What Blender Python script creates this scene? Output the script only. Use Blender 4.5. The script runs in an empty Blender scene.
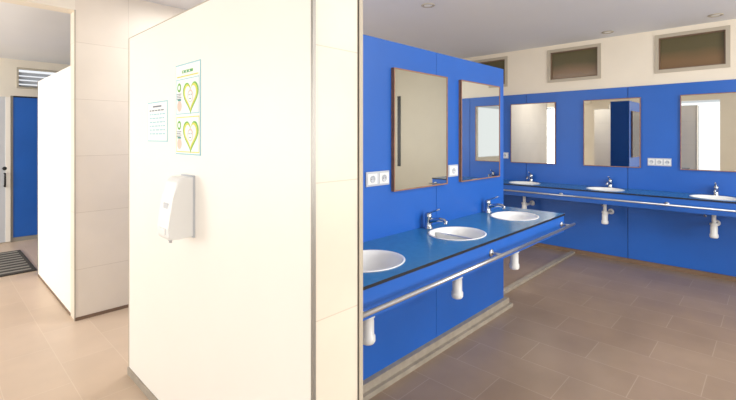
import bpy, bmesh, math, random
from mathutils import Vector, Matrix
random.seed(3)
sc = bpy.context.scene
try:
    sc.view_settings.view_transform = 'Standard'
    sc.view_settings.look = 'None'
except Exception: pass

def lin(c):
    return tuple(((v/255)/12.92 if v/255 <= .04045 else (((v/255)+.055)/1.055)**2.4) for v in c)+(1,)

def mat(name, col, rough=.5, metal=0, noise=0.0, nscale=8, bump=0, spec=.5, coat=0):
    m = bpy.data.materials.new(name); m.use_nodes = True
    nt = m.node_tree; b = nt.nodes['Principled BSDF']
    b.inputs['Roughness'].default_value = rough
    b.inputs['Metallic'].default_value = metal
    b.inputs['Specular IOR Level'].default_value = spec
    b.inputs['Coat Weight'].default_value = coat
    c = lin(col)
    geo = nt.nodes.new('ShaderNodeNewGeometry')
    n = nt.nodes.new('ShaderNodeTexNoise'); n.inputs['Scale'].default_value = nscale
    n.inputs['Detail'].default_value = 3
    nt.links.new(geo.outputs['Position'], n.inputs['Vector'])
    r = nt.nodes.new('ShaderNodeValToRGB')
    r.color_ramp.elements[0].position = .3; r.color_ramp.elements[1].position = .7
    r.color_ramp.elements[0].color = tuple(v*(1-noise) for v in c[:3])+(1,)
    r.color_ramp.elements[1].color = tuple(min(1, v*(1+noise)) for v in c[:3])+(1,)
    nt.links.new(n.outputs['Fac'], r.inputs['Fac'])
    nt.links.new(r.outputs['Color'], b.inputs['Base Color'])
    if bump:
        bp = nt.nodes.new('ShaderNodeBump'); bp.inputs['Strength'].default_value = bump
        bp.inputs['Distance'].default_value = .01
        nt.links.new(n.outputs['Fac'], bp.inputs['Height']); nt.links.new(bp.outputs['Normal'], b.inputs['Normal'])
    return m

def tile_mat(name, c1, c2, cm, axes, w, h, mortar=.003, rough=.4, offset=0.0, ox=0, oy=0, nz=.04, spec=.5):
    m = bpy.data.materials.new(name); m.use_nodes = True
    nt = m.node_tree; b = nt.nodes['Principled BSDF']
    b.inputs['Roughness'].default_value = rough
    b.inputs['Specular IOR Level'].default_value = spec
    geo = nt.nodes.new('ShaderNodeNewGeometry')
    sep = nt.nodes.new('ShaderNodeSeparateXYZ'); nt.links.new(geo.outputs['Position'], sep.inputs[0])
    com = nt.nodes.new('ShaderNodeCombineXYZ')
    for i, (a, o) in enumerate(zip(axes, (ox, oy))):
        ad = nt.nodes.new('ShaderNodeMath'); ad.operation = 'ADD'; ad.inputs[1].default_value = o
        nt.links.new(sep.outputs[a], ad.inputs[0]); nt.links.new(ad.outputs[0], com.inputs[i])
    br = nt.nodes.new('ShaderNodeTexBrick')
    br.offset = offset; br.squash = 1
    br.inputs['Scale'].default_value = 1
    br.inputs['Brick Width'].default_value = w; br.inputs['Row Height'].default_value = h
    br.inputs['Mortar Size'].default_value = mortar; br.inputs['Mortar Smooth'].default_value = .1
    br.inputs['Color1'].default_value = lin(c1); br.inputs['Color2'].default_value = lin(c2)
    br.inputs['Mortar'].default_value = lin(cm); br.inputs['Bias'].default_value = 0
    nt.links.new(com.outputs[0], br.inputs['Vector'])
    n = nt.nodes.new('ShaderNodeTexNoise'); n.inputs['Scale'].default_value = 3; n.inputs['Detail'].default_value = 6
    nt.links.new(geo.outputs['Position'], n.inputs['Vector'])
    mr = nt.nodes.new('ShaderNodeMapRange'); mr.inputs['To Min'].default_value = 1-nz; mr.inputs['To Max'].default_value = 1+nz
    mr.inputs['From Min'].default_value = .3; mr.inputs['From Max'].default_value = .7
    nt.links.new(n.outputs['Fac'], mr.inputs['Value'])
    mx = nt.nodes.new('ShaderNodeVectorMath'); mx.operation = 'SCALE'
    nt.links.new(br.outputs['Color'], mx.inputs[0]); nt.links.new(mr.outputs[0], mx.inputs['Scale'])
    nt.links.new(mx.outputs[0], b.inputs['Base Color'])
    bp = nt.nodes.new('ShaderNodeBump'); bp.inputs['Strength'].default_value = .2; bp.inputs['Distance'].default_value = .001
    bp.invert = True
    nt.links.new(br.outputs['Fac'], bp.inputs['Height']); nt.links.new(bp.outputs['Normal'], b.inputs['Normal'])
    return m

M = {}
M['blue'] = mat('blue_laminate', (30, 96, 188), .40, noise=.06, nscale=2)
M['bluetop'] = mat('blue_countertop', (50, 120, 172), .2, noise=.05, nscale=30)
M['core'] = mat('dark_core', (14, 16, 26), .5)
M['cream'] = mat('cream_paint', (236, 227, 210), .6, noise=.02, nscale=3)
M['beige'] = mat('beige_panel', (196, 187, 168), .5, noise=.02, nscale=3)
M['white'] = mat('white_panel', (242, 238, 230), .45, noise=.01, nscale=2)
M['ceil'] = mat('ceiling_plaster', (232, 232, 232), .8, noise=.01, nscale=2)
M['alu'] = mat('brushed_aluminium', (150, 146, 140), .4, metal=.6)
M['chrome'] = mat('chrome', (190, 196, 204), .10, metal=1)
M['steel'] = mat('steel_rail', (190, 192, 195), .28, metal=.9)
M['mirror'] = mat('mirror_glass', (212, 214, 212), .015, metal=1)
M['wood'] = mat('mirror_frame_wood', (150, 110, 84), .45, noise=.15, nscale=30)
M['ceramic'] = mat('ceramic_white', (246, 246, 244), .12)
M['plastic'] = mat('white_plastic', (236, 237, 236), .3)
M['greyplastic'] = mat('grey_plastic', (196, 200, 206), .4)
M['curb'] = mat('concrete_curb', (160, 150, 136), .6, noise=.12, nscale=14)
M['trim'] = mat('brown_trim', (120, 96, 76), .6, noise=.1)
M['frame'] = mat('window_frame_taupe', (184, 174, 156), .5)
M['dark'] = mat('dark_rubber', (60, 56, 52), .8, noise=.2, nscale=40)
M['darkin'] = mat('black_slot', (22, 22, 24), .4)
M['grey'] = mat('light_grey_stripe', (150, 146, 138), .8)
M['paper'] = mat('paper', (236, 240, 240), .6)
M['cyan'] = mat('print_cyan', (155, 205, 214), .6)
M['green'] = mat('print_green', (112, 184, 62), .6)
M['yellow'] = mat('print_yellow', (216, 216, 80), .6)
M['teal'] = mat('print_teal', (80, 160, 150), .6)
M['pink'] = mat('print_pink', (230, 200, 185), .6)
M['ink'] = mat('print_ink', (100, 110, 120), .6)
M['lampglow'] = mat('lamp_diffuser', (250, 250, 245), .4)
M['tilex'] = tile_mat('cream_tile_x', (228, 217, 200), (226, 214, 197), (208, 195, 176), (0, 2), .6, .45, .002, .35, oy=.05)
M['floor'] = tile_mat('floor_tile', (153, 131, 110), (146, 124, 104), (168, 148, 128), (1, 0), .6, .3, .0025, .32, offset=.5, nz=.10)
M['floor_lit'] = tile_mat('floor_tile_lit', (200, 178, 156), (195, 173, 151), (206, 187, 166), (1, 0), .6, .3, .0025, .38, offset=.5, nz=.05)  # same floor tile, lightened so the bright left side is in its colour
def glass_mat():
    m = bpy.data.materials.new('tinted_glass'); m.use_nodes = True
    nt = m.node_tree; b = nt.nodes['Principled BSDF']
    b.inputs['Roughness'].default_value = .2
    geo = nt.nodes.new('ShaderNodeNewGeometry')
    sep = nt.nodes.new('ShaderNodeSeparateXYZ'); nt.links.new(geo.outputs['Position'], sep.inputs[0])
    n = nt.nodes.new('ShaderNodeTexNoise'); n.inputs['Scale'].default_value = 3
    nt.links.new(geo.outputs['Position'], n.inputs['Vector'])
    ma = nt.nodes.new('ShaderNodeMath'); ma.operation = 'MULTIPLY_ADD'; ma.inputs[1].default_value = .12
    nt.links.new(n.outputs['Fac'], ma.inputs[0]); nt.links.new(sep.outputs[2], ma.inputs[2])
    mr = nt.nodes.new('ShaderNodeMapRange'); mr.inputs['From Min'].default_value = 2.23; mr.inputs['From Max'].default_value = 2.6
    nt.links.new(ma.outputs[0], mr.inputs['Value'])
    r = nt.nodes.new('ShaderNodeValToRGB')
    r.color_ramp.elements[0].color = lin((122, 96, 66)); r.color_ramp.elements[1].color = lin((92, 84, 56))
    r.color_ramp.elements[0].position = .3; r.color_ramp.elements[1].position = .6
    nt.links.new(mr.outputs[0], r.inputs['Fac']); nt.links.new(r.outputs['Color'], b.inputs['Base Color'])
    return m
M['glass'] = glass_mat()

class B:
    def __init__(s, name, M4=None):
        s.name = name; s.bm = bmesh.new(); s.mats = []; s.M = M4 or Matrix.Identity(4)
    def mi(s, k):
        if k not in s.mats: s.mats.append(k)
        return s.mats.index(k)
    def _add(s, verts, faces, k, smooth=False):
        vs = [s.bm.verts.new(s.M @ Vector(v)) for v in verts]
        i = s.mi(k)
        for f in faces:
            f2 = []
            for q in f:
                if vs[q] not in f2: f2.append(vs[q])
            if len(f2) < 3: continue
            try:
                fa = s.bm.faces.new(f2); fa.material_index = i; fa.smooth = smooth
            except ValueError: pass
        return vs
    def box(s, x0, x1, y0, y1, z0, z1, k, bev=0):
        v = [(x, y, z) for x in (x0, x1) for y in (y0, y1) for z in (z0, z1)]
        f = [(0,1,3,2),(4,6,7,5),(0,4,5,1),(2,3,7,6),(0,2,6,4),(1,5,7,3)]
        if bev:
            b2 = bmesh.new(); vs = [b2.verts.new(q) for q in v]
            for a in f: b2.faces.new([vs[i] for i in a])
            bmesh.ops.bevel(b2, geom=b2.edges[:], offset=bev, segments=2, profile=.5, affect='EDGES')
            b2.verts.index_update()
            s._add([q.co[:] for q in b2.verts], [[q.index for q in a.verts] for a in b2.faces], k)
            b2.free()
        else: s._add(v, f, k)
    def lathe(s, prof, c, k, seg=32, sx=1, sy=1, axis=None, closed=False):
        R = (Vector((0,0,1)).rotation_difference(Vector(axis)).to_matrix().to_4x4() if axis else Matrix.Identity(4))
        T = Matrix.Translation(c) @ R
        verts = []; n = len(prof)
        for i in range(seg):
            a = 2*math.pi*i/seg
            for r, z in prof: verts.append((T @ Vector((r*math.cos(a)*sx, r*math.sin(a)*sy, z)))[:])
        faces = []
        for i in range(seg):
            j = (i+1) % seg
            for q in range(n if closed else n-1):
                q2 = (q+1) % n
                faces.append((i*n+q, j*n+q, j*n+q2, i*n+q2))
        if not closed:
            faces.append([i*n for i in range(seg)][::-1]); faces.append([i*n+n-1 for i in range(seg)])
        s._add(verts, faces, k, True)
    def tube(s, pts, r, k, seg=14, flat=1):
        pts = [Vector(p) for p in pts]; rs = r if isinstance(r, (list, tuple)) else [r]*len(pts)
        verts = []; up = Vector((0,0,1))
        for i, p in enumerate(pts):
            d = (pts[min(i+1, len(pts)-1)]-pts[max(i-1, 0)]).normalized()
            ref = up if abs(d.dot(up)) < .97 else Vector((1,0,0))
            a = d.cross(ref).normalized(); b = a.cross(d).normalized()
            for q in range(seg):
                t = 2*math.pi*q/seg
                verts.append((p+a*math.cos(t)*rs[i]+b*math.sin(t)*rs[i]*flat)[:])
        faces = []
        for i in range(len(pts)-1):
            for q in range(seg):
                q2 = (q+1) % seg
                faces.append((i*seg+q, i*seg+q2, (i+1)*seg+q2, (i+1)*seg+q))
        faces.append(list(range(seg))[::-1]); faces.append([(len(pts)-1)*seg+q for q in range(seg)])
        s._add(verts, faces, k, True)
    def prism(s, pts, ext, k):
        e = Vector(ext); n = len(pts)
        v = [Vector(p)[:] for p in pts]+[(Vector(p)+e)[:] for p in pts]
        f = [list(range(n))[::-1], [n+i for i in range(n)]]+[(i, (i+1) % n, n+(i+1) % n, n+i) for i in range(n)]
        s._add(v, f, k)
    def done(s, parent=None, bevel=0):
        bmesh.ops.recalc_face_normals(s.bm, faces=s.bm.faces[:])
        me = bpy.data.meshes.new(s.name); s.bm.to_mesh(me); s.bm.free()
        for k in s.mats: me.materials.append(M[k])
        o = bpy.data.objects.new(s.name, me); sc.collection.objects.link(o)
        if parent: o.parent = parent
        if bevel:
            md = o.modifiers.new('bevel', 'BEVEL'); md.width = bevel; md.segments = 2; md.limit_method = 'ANGLE'; md.angle_limit = math.radians(50)
        return o

CH = 2.64; XE = 5.65; YN = 8.4; XW = -2.6; YS = -2.4
# ------------------------------------------------ shell
b = B('floor'); b.box(XW-.2, 1.0, YS-.2, YN+.2, -.12, 0, 'floor_lit'); b.box(1.0, 2.2, 1.81, YN+.2, -.12, 0, 'floor_lit')  # lit-tone floor boxes: brightness painted in, not a second tile
b.box(1.0, 2.2, YS-.2, 1.81, -.12, 0, 'floor'); b.box(2.2, XE+.2, YS-.2, YN+.2, -.12, 0, 'floor'); b.done()
b = B('ceiling'); b.box(XW-.2, XE+.2, YS-.2, YN+.2, CH, CH+.12, 'ceil'); b.done()
WZ0, WZ1 = 2.17, 2.57
wins = [(.34, .96), (1.53, 2.14), (2.72, 3.33)]
b = B('wall_east')
b.box(XE, XE+.15, YS, YN, 0, WZ0, 'cream'); b.box(XE, XE+.15, YS, YN, WZ1, CH, 'cream')
e = YS
for a, c in wins:
    b.box(XE, XE+.15, e, a, WZ0, WZ1, 'cream'); e = c
b.box(XE, XE+.15, e, YN, WZ0, WZ1, 'cream'); b.done()
for i, (a, c) in enumerate(wins):
    b = B('window_%d' % (i+1))
    t = .024
    for (y0, y1, z0, z1) in [(a-.012, c+.012, WZ0-.012, WZ0+t), (a-.012, c+.012, WZ1-t, WZ1+.012), (a-.012, a+t, WZ0+t, WZ1-t), (c-t, c+.012, WZ0+t, WZ1-t)]:
        b.box(XE-.014, XE+.05, y0, y1, z0, z1, 'frame')
    t2 = t+.012
    for (y0, y1, z0, z1) in [(a+t, c-t, WZ0+t, WZ0+t2), (a+t, c-t, WZ1-t2, WZ1-t), (a+t, a+t2, WZ0+t2, WZ1-t2), (c-t2, c-t, WZ0+t2, WZ1-t2)]:
        b.box(XE+.005, XE+.045, y0, y1, z0, z1, 'trim')
    b.box(XE+.022, XE+.03, a+t2, c-t2, WZ0+t2, WZ1-t2, 'glass')
    b.done()
b = B('wall_cladding_east')
TOP = 2.03
b.box(XE-.014, XE, -.3, 3.98, .05, TOP-.004, 'core')
ys = [-.3, .03, 1.23, 2.43, 3.63, 3.98]
for p, q in zip(ys[:-1], ys[1:]):
    b.box(XE-.026, XE-.012, p+.003, q-.003, .05, TOP, 'blue')
b.done()
b = B('baseboard_east'); b.box(XE-.034, XE, -.3, 3.98, 0, .048, 'trim'); b.done()
b = B('wall_cladding_beige'); b.box(XE-.026, XE, YS, -.304, 0, CH, 'beige'); b.box(XE-.032, XE-.026, -1.37, -1.30, .95, 2.15, 'darkin'); b.done()
b = B('wall_south'); b.box(XW, XE, YS-.15, YS, 0, .9, 'cream'); b.box(XW, XE, YS-.15, YS, 2.35, CH, 'cream')
b.box(XW, -1.8, YS-.15, YS, .9, 2.35, 'cream'); b.box(1.0, 1.4, YS-.15, YS, .9, 2.35, 'cream'); b.box(4.4, XE, YS-.15, YS, .9, 2.35, 'cream'); b.done()
b = B('wall_north'); 
b.box(XW, XE, YN, YN+.15, 0, 2.2, 'cream'); b.box(XW, XE, YN, YN+.15, 2.52, CH, 'cream')
b.box(XW, .97, YN, YN+.15, 2.2, 2.52, 'cream'); b.box(1.75, XE, YN, YN+.15, 2.2, 2.52, 'cream'); b.done()
b = B('window_4')
for (x0, x1, z0, z1) in [(.97, 1.75, 2.2, 2.225), (.97, 1.75, 2.495, 2.52), (.97, .995, 2.225, 2.495), (1.725, 1.75, 2.225, 2.495)]:
    b.box(x0, x1, YN-.01, YN+.06, z0, z1, 'frame')
for k in range(4):
    z = 2.25+k*.065
    b.prism([(.995, YN-.0, z), (.995, YN+.006, z+.006), (.995, YN+.06, z-.03), (.995, YN+.054, z-.036)], (.73, 0, 0), 'greyplastic')
b.done()
b = B('wall_west')
ops = [(-1.9, .6), (1.0, 3.5), (4.4, 7.9)]
e = YS
for a, c in ops:
    b.box(XW-.15, XW, e, a, 0, CH, 'cream'); b.box(XW-.15, XW, a, c, 2.4, CH, 'cream'); b.box(XW-.15, XW, a, c, 0, .35, 'cream'); e = c
b.box(XW-.15, XW, e, YN, 0, CH, 'cream'); b.done()
b = B('wall_middle')
b.box(.817, XE, 3.98, 4.13, 0, CH, 'tilex'); b.box(XW, .817, 3.98, 4.13, 2.45, CH, 'cream'); b.done()
b = B('baseboard_middle'); b.box(.817, XE-.04, 3.972, 3.98, 0, .025, 'trim'); b.done()
b = B('trim_1')
b.box(.811, .821, 3.974, 3.984, .0, 2.45, 'frame'); b.done()
b = B('screen_partition'); b.box(.817, .86, 4.13, 5.56, 0.02, 2.03, 'white'); 
b.box(.813, .864, 5.555, 5.57, 0.0, 2.035, 'alu'); b.box(.813, .864, 4.13, 5.555, 0, .02, 'trim'); b.done(bevel=.002)

PX0, PX1, PY0, PY1 = .863, 1.087, 1.072, 2.854
b = B('tiled_partition_wall')
b.box(PX0+.006, PX1-.004, PY0+.004, PY1, .03, 2.05, 'tilex')
b.box(PX0, PX0+.008, PY0+.004, PY1, .045, 2.05, 'white')
b.box(PX0-.003, PX0+.009, PY0-.003, PY0+.008, 0, 2.053, 'alu')
b.box(PX1-.016, PX1+.002, PY0-.003, PY0+.012, 0, 2.053, 'frame')
b.box(PX1-.0185, PX1-.016, PY0+.001, PY0+.006, 0, 2.053, 'core')
b.box(PX0-.002, PX0+.009, PY1-.006, PY1+.003, 0, 2.053, 'frame')
b.box(PX0-.001, PX1, PY0, PY1+.002, 2.05, 2.055, 'frame')
b.box(PX0-.008, PX1, PY0+.008, PY1+.003, 0, .045, 'curb')
b.done()

WY0, WY1, WX1 = 1.68, 1.95, 3.43
b = B('blue_partition_wall')
b.box(PX1, WX1-.014, WY0+.014, WY1-.014, .06, TOP-.006, 'core')
xs = [PX1, 1.32, 2.43, WX1]
for p, q in zip(xs[:-1], xs[1:]):
    b.box(p+.002, q-.002, WY0, WY0+.014, .075, TOP, 'blue')
    b.box(p+.002, q-.002, WY1-.014, WY1, .075, TOP, 'blue')
b.box(WX1-.014, WX1, WY0+.016, WY1-.016, .075, TOP, 'blue')
b.box(PX1, WX1-.004, WY0+.016, WY1-.016, TOP-.006, TOP, 'blue')
b.box(PX1, WX1+.03, WY0-.035, WY1+.02, 0, .075, 'curb')
b.done()
b = B('baseboard_partition')
b.box(PX1, WX1+.05, WY0-.06, WY0-.035, 0, .03, 'curb')
b.done()
b = B('threshold_strip'); b.box(WX1+.06, XE-.04, 1.80, 1.85, 0, .022, 'curb'); b.box(WX1+.06, XE-.04, 1.85, 1.865, 0, .008, 'core'); b.done()

# ------------------------------------------------ counters
BY = .264   # basin centre distance from wall
def counter(name, mtx, L, basins, D=.50, zt=.855):
    b = B(name+'_slab'); b.box(0, L, 0, D, zt-.014, zt, 'core'); slab = b.done()
    c = B('cut')
    for bx in basins: c.lathe([(1, zt-.1), (1, zt+.1)], (bx, BY, 0), 'core', 48, sx=.186, sy=.161)
    cut = c.done()
    md = slab.modifiers.new('b', 'BOOLEAN'); md.operation = 'DIFFERENCE'; md.object = cut; md.solver = 'EXACT'
    dg = bpy.context.evaluated_depsgraph_get(); dg.update()
    me = bpy.data.meshes.new_from_object(slab.evaluated_get(dg))
    b = B(name); b.bm.from_mesh(me)
    b.mi('core'); b.mi('bluetop'); b.mi('blue')
    b.bm.normal_update()
    for f in b.bm.faces: f.material_index = 1 if f.normal.z > .9 else 0
    bpy.data.objects.remove(slab); bpy.data.objects.remove(cut)
    b.box(0.0, L, D-.026, D-.008, zt-.14, zt-.014, 'blue')
    b.box(L-.018, L, 0, D-.026, zt-.14, zt-.014, 'blue')
    b.box(0, L-.018, 0.0, .012, zt-.10, zt-.014, 'blue')
    n = max(2, int(L/.85))
    bxs = [L-.06-i*(L-.12)/n for i in range(n+1)]
    for q in bxs:
        b.box(q-.012, q+.012, .012, D-.03, zt-.05, zt-.014, 'steel')
        b.tube([(q, D-.008, zt-.075), (q, D+.062, zt-.075)], .008, 'steel')
        b.lathe([(.022, 0), (.022, .006), (.012, .012)], (q, D-.008, zt-.075), 'steel', 20, axis=(0, 1, 0))
    b.tube([(0.0, D+.062, zt-.075), (L+.02, D+.062, zt-.075)], .010, 'steel', 18)
    bmesh.ops.transform(b.bm, matrix=mtx, verts=b.bm.verts[:])
    return b.done()

def basin(mtx, x, zt=.855, trap=True):
    e = bpy.data.objects.new('washbasin', None); sc.collection.objects.link(e)
    e.empty_display_size = .1; e.matrix_world = mtx @ Matrix.Translation((x, BY, zt))
    b = B('bowl')
    pr = [(1.05, .001), (1.05, .003), (1.03, .005), (1.0, .005), (.97, .001), (.95, -.02), (.88, -.07), (.7, -.115), (.42, -.14), (.12, -.147),
          (.12, -.158), (.45, -.152), (.75, -.125), (.9, -.075), (.975, -.02), (.985, .001)]
    b.lathe(pr, (0, 0, 0), 'ceramic', 56, sx=.186, sy=.161, closed=True)
    b.lathe([(.022, -.145), (.026, -.142), (.018, -.143), (.002, -.143)], (0, 0, 0), 'chrome', 20)
    b.lathe([(.024, -.156), (.024, -.15), (.02, -.148)], (0, 0, 0), 'ceramic', 20)
    b.done(parent=e)
    if trap:
        t = B('drain_trap')
        t.tube([(0, 0, -.15), (0, 0, -.27)], .018, 'plastic')
        t.lathe([(.03, -.25), (.034, -.255), (.034, -.27), (.028, -.275), (.03, -.29), (.03, -.355), (.036, -.36), (.036, -.385), (.03, -.395), (.012, -.398)], (0, 0, 0), 'plastic', 24)
        t.tube([(0, 0, -.285), (0, -.06, -.285), (0, -BY+.018, -.285)], .016, 'plastic')
        t.lathe([(.034, 0), (.03, .008), (.018, .012)], (0, -BY+.014, -.285), 'plastic', 20, axis=(0, 1, 0))
        t.tube([(.09, -BY+.018, -.22), (.09, -.19, -.22), (.09, -.17, -.16), (.06, -.17, -.06)], .006, 'chrome', 8)
        t.lathe([(.014, 0), (.014, .03), (.01, .034)], (.09, -BY+.014, -.22), 'chrome', 16, axis=(0, 1, 0))
        t.done(parent=e)
    return e

def faucet(mtx, x, zt=.855):
    T = mtx @ Matrix.Translation((x, .046, zt)) @ Matrix.Scale(1.12, 4)
    b = B('faucet')
    b.lathe([(.027, 0), (.027, .004), (.022, .009), (.0195, .02), (.019, .06), (.021, .066), (.021, .078), (.016, .088), (.005, .092)], (0, 0, 0), 'chrome', 28)
    b.tube([(0, .005, .040), (0, .04, .053), (0, .08, .062), (0, .108, .060), (0, .12, .050), (0, .122, .040)], [.015, .0135, .012, .0115, .0115, .0105], 'chrome')
    b.tube([(0, -.008, .086), (0, .02, .096), (0, .06, .112), (0, .078, .120)], [.012, .011, .009, .007], 'chrome', flat=.5)
    bmesh.ops.transform(b.bm, matrix=T, verts=b.bm.verts[:])
    return b.done()

L1 = WX1+.01-PX1-.003
m1 = Matrix.Translation((WX1+.01, WY0-.001, 0)) @ Matrix.Rotation(math.pi, 4, 'Z')
cx1 = (3.065, 2.27, 1.475)
bx1 = [WX1+.01-v for v in cx1]
counter('vanity_counter', Matrix.Translation((PX1+.003, WY0-.001, 0)) @ Matrix.Scale(-1, 4, (0, 1, 0)), L1, [v-PX1-.003 for v in cx1])
for v in bx1: basin(m1, v); faucet(m1, v)
YE0 = -.3; L2 = 3.9-YE0
m2 = Matrix.Translation((XE-.027, YE0, 0)) @ Matrix.Rotation(math.pi/2, 4, 'Z')
bx2 = [v-YE0 for v in (.434, 1.40, 2.34, 3.28)]
counter('vanity_counter', m2, L2, bx2)
for v in bx2: basin(m2, v); faucet(m2, v)

# ------------------------------------------------ mirrors, sockets
def wallM(o, u, n):
    u = Vector(u); n = Vector(n); v = Vector((0, 0, 1))
    m = Matrix((u, v, n)).transposed().to_4x4(); m.translation = Vector(o); return m
def mirror(m, w, h):
    b = B('wall_mirror', m); t = .008; d = .024
    b.box(0, w, 0, h, 0, .016, 'wood')
    for (x0, x1, y0, y1) in [(0, w, 0, t), (0, w, h-t, h), (0, t, t, h-t), (w-t, w, t, h-t)]:
        b.box(x0, x1, y0, y1, .014, d, 'wood')
    b.box(t, w-t, t, h-t, .016, .021, 'mirror')
    return b.done()
for x0, x1 in [(1.955, 2.535), (2.715, 3.32)]:
    mirror(wallM((x0, WY0, 1.12), (1, 0, 0), (0, -1, 0)), x1-x0, .75)
for yc in (.434, 1.401, 2.339, 3.28):
    mirror(wallM((XE-.026, yc+.30, 1.10), (0, -1, 0), (-1, 0, 0)), .60, .80)
def socket(m, w, h=.085, n=2):
    b = B('wall_socket', m)
    b.box(0, w, 0, h, 0, .008, 'greyplastic', bev=.003)
    for i in range(n):
        cx = w*(i+.5)/n
        b.box(cx-w/n*.40, cx+w/n*.40, h*.14, h*.86, .007, .011, 'plastic')
        b.lathe([(.021, 0), (.021, .003), (.019, .0032), (.018, .001), (.001, .001)], (cx, h/2, .0109), 'greyplastic', 24)
        for s in (-1, 1): b.lathe([(.0028, 0), (.0028, .0018), (.001, .002)], (cx+s*.0095, h/2, .011), 'darkin', 10)
    return b.done()
socket(wallM((1.73, WY0, 1.165), (1, 0, 0), (0, -1, 0)), .20)
socket(wallM((2.57, WY0, 1.165), (1, 0, 0), (0, -1, 0)), .125, n=1)
socket(wallM((XE-.026, 1.035, 1.13), (0, -1, 0), (-1, 0, 0)), .22, n=3)
socket(wallM((XE-.026, 2.88, 1.15), (0, -1, 0), (-1, 0, 0)), .20)

# ------------------------------------------------ dispenser
m = wallM((PX0, 2.065, .99), (0, -1, 0), (-1, 0, 0))
b = B('soap_dispenser', m)
W = .13
pr = [(0, .0), (0, .275), (.045, .278), (.066, .272), (.080, .255), (.098, .19), (.112, .11), (.120, .05), (.120, .012), (.11, .0), (.07, -.002)]
def add_rounded(b, pr, u0, u1, k):
    b2 = bmesh.new()
    a = [b2.verts.new((u0, v, n)) for n, v in pr]; c = [b2.verts.new((u1, v, n)) for n, v in pr]
    n = len(pr); b2.faces.new(a[::-1]); b2.faces.new(c)
    for i in range(n): b2.faces.new((a[i], a[(i+1) % n], c[(i+1) % n], c[i]))
    ed = [e for e in b2.edges if abs(e.verts[0].co.x-e.verts[1].co.x) < 1e-6 and not (e.verts[0].co.z < 1e-6 and e.verts[1].co.z < 1e-6)]
    bmesh.ops.bevel(b2, geom=ed, offset=.009, segments=3, profile=.5, affect='EDGES')
    b2.verts.index_update()
    b._add([q.co[:] for q in b2.verts], [[q.index for q in f.verts] for f in b2.faces], k)
    b2.free()
add_rounded(b, pr, 0.0, W, 'plastic')
b.box(-.002, W+.002, -.004, .282, 0, .010, 'greyplastic')
b.box(W*.3, W*.7, .085, .16, .098, .1075, 'greyplastic', bev=.002)
b.lathe([(.012, 0), (.012, .012), (.007, .018), (.007, .026)], (W*.5, .002, .085), 'greyplastic', 16, axis=(0, -1, 0))
b.box(W*.2, W*.8, .018, .05, .114, .126, 'plastic', bev=.004)
b.done()

# ------------------------------------------------ posters
def heart(cx, cy, s, n=40):
    out = []
    for i in range(n):
        t = 2*math.pi*i/n
        out.append((cx+s*16*math.sin(t)**3/16, cy+s*(13*math.cos(t)-5*math.cos(2*t)-2*math.cos(3*t)-math.cos(4*t))/16))
    return out
def disc(cx, cy, r, n=20): return [(cx+r*math.cos(2*math.pi*i/n), cy+r*math.sin(2*math.pi*i/n)) for i in range(n)]
def flat(b, pts, n, k): b._add([(x, y, n) for x, y in pts], [list(range(len(pts)))], k)
def rect(b, x0, x1, y0, y1, n, k): flat(b, [(x0, y0), (x1, y0), (x1, y1), (x0, y1)], n, k)
m = wallM((PX0, 2.15, 1.365), (0, -1, 0), (-1, 0, 0))
b = B('handwashing_poster', m); w, h = .277, .437
b.box(0, w, 0, h, 0, .002, 'cyan')
rect(b, .006, w-.006, .006, h-.006, .0025, 'paper')
for k, y0 in enumerate((.195, .012)):
    cy = y0+.085
    rect(b, .012, w-.012, y0, y0+.17, .003, 'cyan' if k == 0 else 'yellow')
    rect(b, .016, w-.016, y0+.004, y0+.166, .0032, 'paper')
    flat(b, heart(.175, cy, .084), .0035, 'green')
    flat(b, heart(.175, cy, .074), .004, 'yellow')
    flat(b, heart(.175, cy+.001, .060), .0045, 'paper')
    flat(b, disc(.175, cy-.002, .030), .005, 'pink')
    flat(b, disc(.175, cy-.004, .024), .0052, 'paper')
    for s in (-1, 1): flat(b, disc(.175+s*.011, cy+.004, .004, 10), .0055, 'ink')
    rect(b, .165, .185, cy-.016, cy-.013, .0055, 'ink')
    flat(b, disc(.047, cy+.045, .022), .0035, 'green'); flat(b, disc(.047, cy+.045, .012), .004, 'paper')
    flat(b, disc(.05, cy-.045, .026), .0035, 'pink'); rect(b, .03, .07, cy-.02, cy-.012, .004, 'teal')
    for i in range(4): rect(b, .02, .075-.01*(i % 2), cy+.012-i*.008, cy+.015-i*.008, .0045, 'ink')
rect(b, .08, .2, .392, .405, .0035, 'green')
for i in range(6): rect(b, .09+i*.017, .101+i*.017, .394, .402, .004, 'teal' if i % 2 else 'paper')
rect(b, .02, w-.02, .374, .379, .0035, 'yellow')
b.done()
m = wallM((PX0, 2.532, 1.425), (0, -1, 0), (-1, 0, 0))
b = B('notice_sheet', m); b.box(0, .28, 0, .215, 0, .0015, 'cyan')
rect(b, .006, .274, .006, .209, .002, 'paper')
for i in range(7):
    x = .03
    while x < .24:
        l = random.uniform(.02, .05); rect(b, x, min(x+l, .25), .165-i*.021, .171-i*.021, .0025, 'cyan' if i else 'ink'); x += l+.008
rect(b, .08, .2, .185, .193, .0025, 'ink')
b.done()

# ------------------------------------------------ downlights
for (x, y) in [(3.14, 2.26), (5.33, .42), (5.35, 1.37)]:
    b = B('recessed_downlight')
    b.lathe([(.040, 0), (.060, 0), (.062, -.005), (.054, -.010), (.042, -.008), (.038, -.003)], (x, y, CH), 'frame', 32, closed=True)
    b.lathe([(.041, -.001), (.041, -.004), (.02, -.007)], (x, y, CH), 'lampglow', 28)
    b.done()

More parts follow.
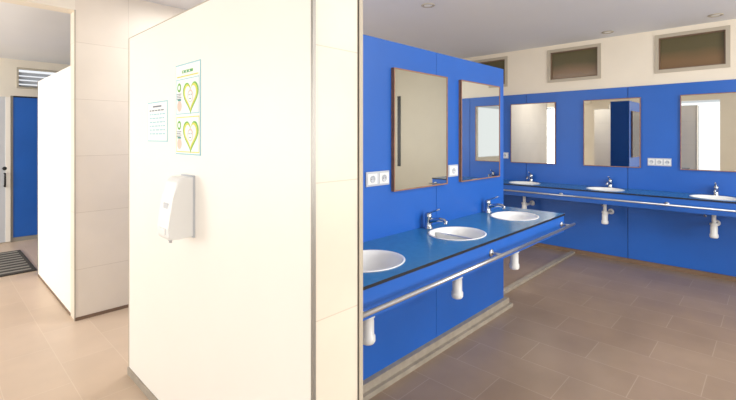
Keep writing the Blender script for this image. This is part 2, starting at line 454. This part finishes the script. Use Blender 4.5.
# ------------------------------------------------ far cubicles
b = B('cubicle_partition')
b.box(.84, 3.2, 7.6, 7.63, .06, 2.0, 'blue'); b.box(.815, .84, 7.595, 7.64, 0, 2.02, 'alu')
b.box(.84, 3.2, 7.6, 7.63, 0, .055, 'grey'); b.box(1.40, 1.406, 7.596, 7.60, .06, 2.0, 'core')
b.box(.84, 3.2, 7.592, 7.635, 2.0, 2.02, 'core')
b.done()
b = B('door_1')
b.box(.1, .812, 7.60, 7.635, .012, 2.0, 'greyplastic'); b.box(.76, .812, 7.592, 7.60, .012, 2.0, 'white')
b.tube([(.75, 7.60, .95), (.75, 7.55, .95), (.75, 7.545, .93), (.75, 7.545, .80), (.75, 7.55, .78), (.75, 7.60, .78)], .012, 'darkin')
b.lathe([(.025, 0), (.025, .008), (.015, .012)], (.75, 7.60, 1.02), 'darkin', 20, axis=(0, -1, 0))
b.done()
b = B('door_mat')
b.box(-.3, .84, 5.78, 6.95, 0, .014, 'dark', bev=.004)
for i in range(9): b.box(-.26, .80, 5.84+i*.125, 5.88+i*.125, .012, .018, 'grey')
b.done()

# ------------------------------------------------ light
w = bpy.data.worlds.new('World'); sc.world = w; w.use_nodes = True
bg = w.node_tree.nodes['Background']; bg.inputs[0].default_value = (.93, .96, 1, 1); bg.inputs[1].default_value = 1.0
def area(name, loc, rot, sx, sy, p, col=(1, .985, .96)):
    l = bpy.data.lights.new(name, 'AREA'); l.shape = 'RECTANGLE'; l.size = sx; l.size_y = sy; l.energy = p; l.color = col
    o = bpy.data.objects.new(name, l); sc.collection.objects.link(o); o.location = loc; o.rotation_euler = rot; return o
R = math.radians
for i, (a, c) in enumerate(ops):
    area('daylight_west', (XW-.2, (a+c)/2, 1.4), (0, R(-90), 0), 1.9, c-a, [44, 12, 150][i])
area('daylight_south', (-.4, YS-.2, 1.6), (R(100), 0, 0), 2.7, 1.4, 10)
area('daylight_south', (2.9, YS-.3, 1.5), (R(104), 0, 0), 2.9, 1.4, 120)
area('ceiling_fill', (2.0, 3.0, CH-.03), (0, 0, 0), 1.2, 1.2, 42)  # added fill to brighten behind the blue wall, no fixture there
area('ceiling_fill', (3.1, -.7, CH-.03), (0, 0, 0), 1.6, 1.2, 42)  # added out-of-view fill to even out light in the washroom

cam = bpy.data.cameras.new('Camera'); co = bpy.data.objects.new('Camera', cam); sc.collection.objects.link(co)
co.location = (0, 0, 1.45); co.rotation_euler = (R(90), 0, R(-46.2))
cam.sensor_width = 36; cam.lens = 20.77; cam.shift_y = -63/736; cam.clip_start = .02
sc.camera = co
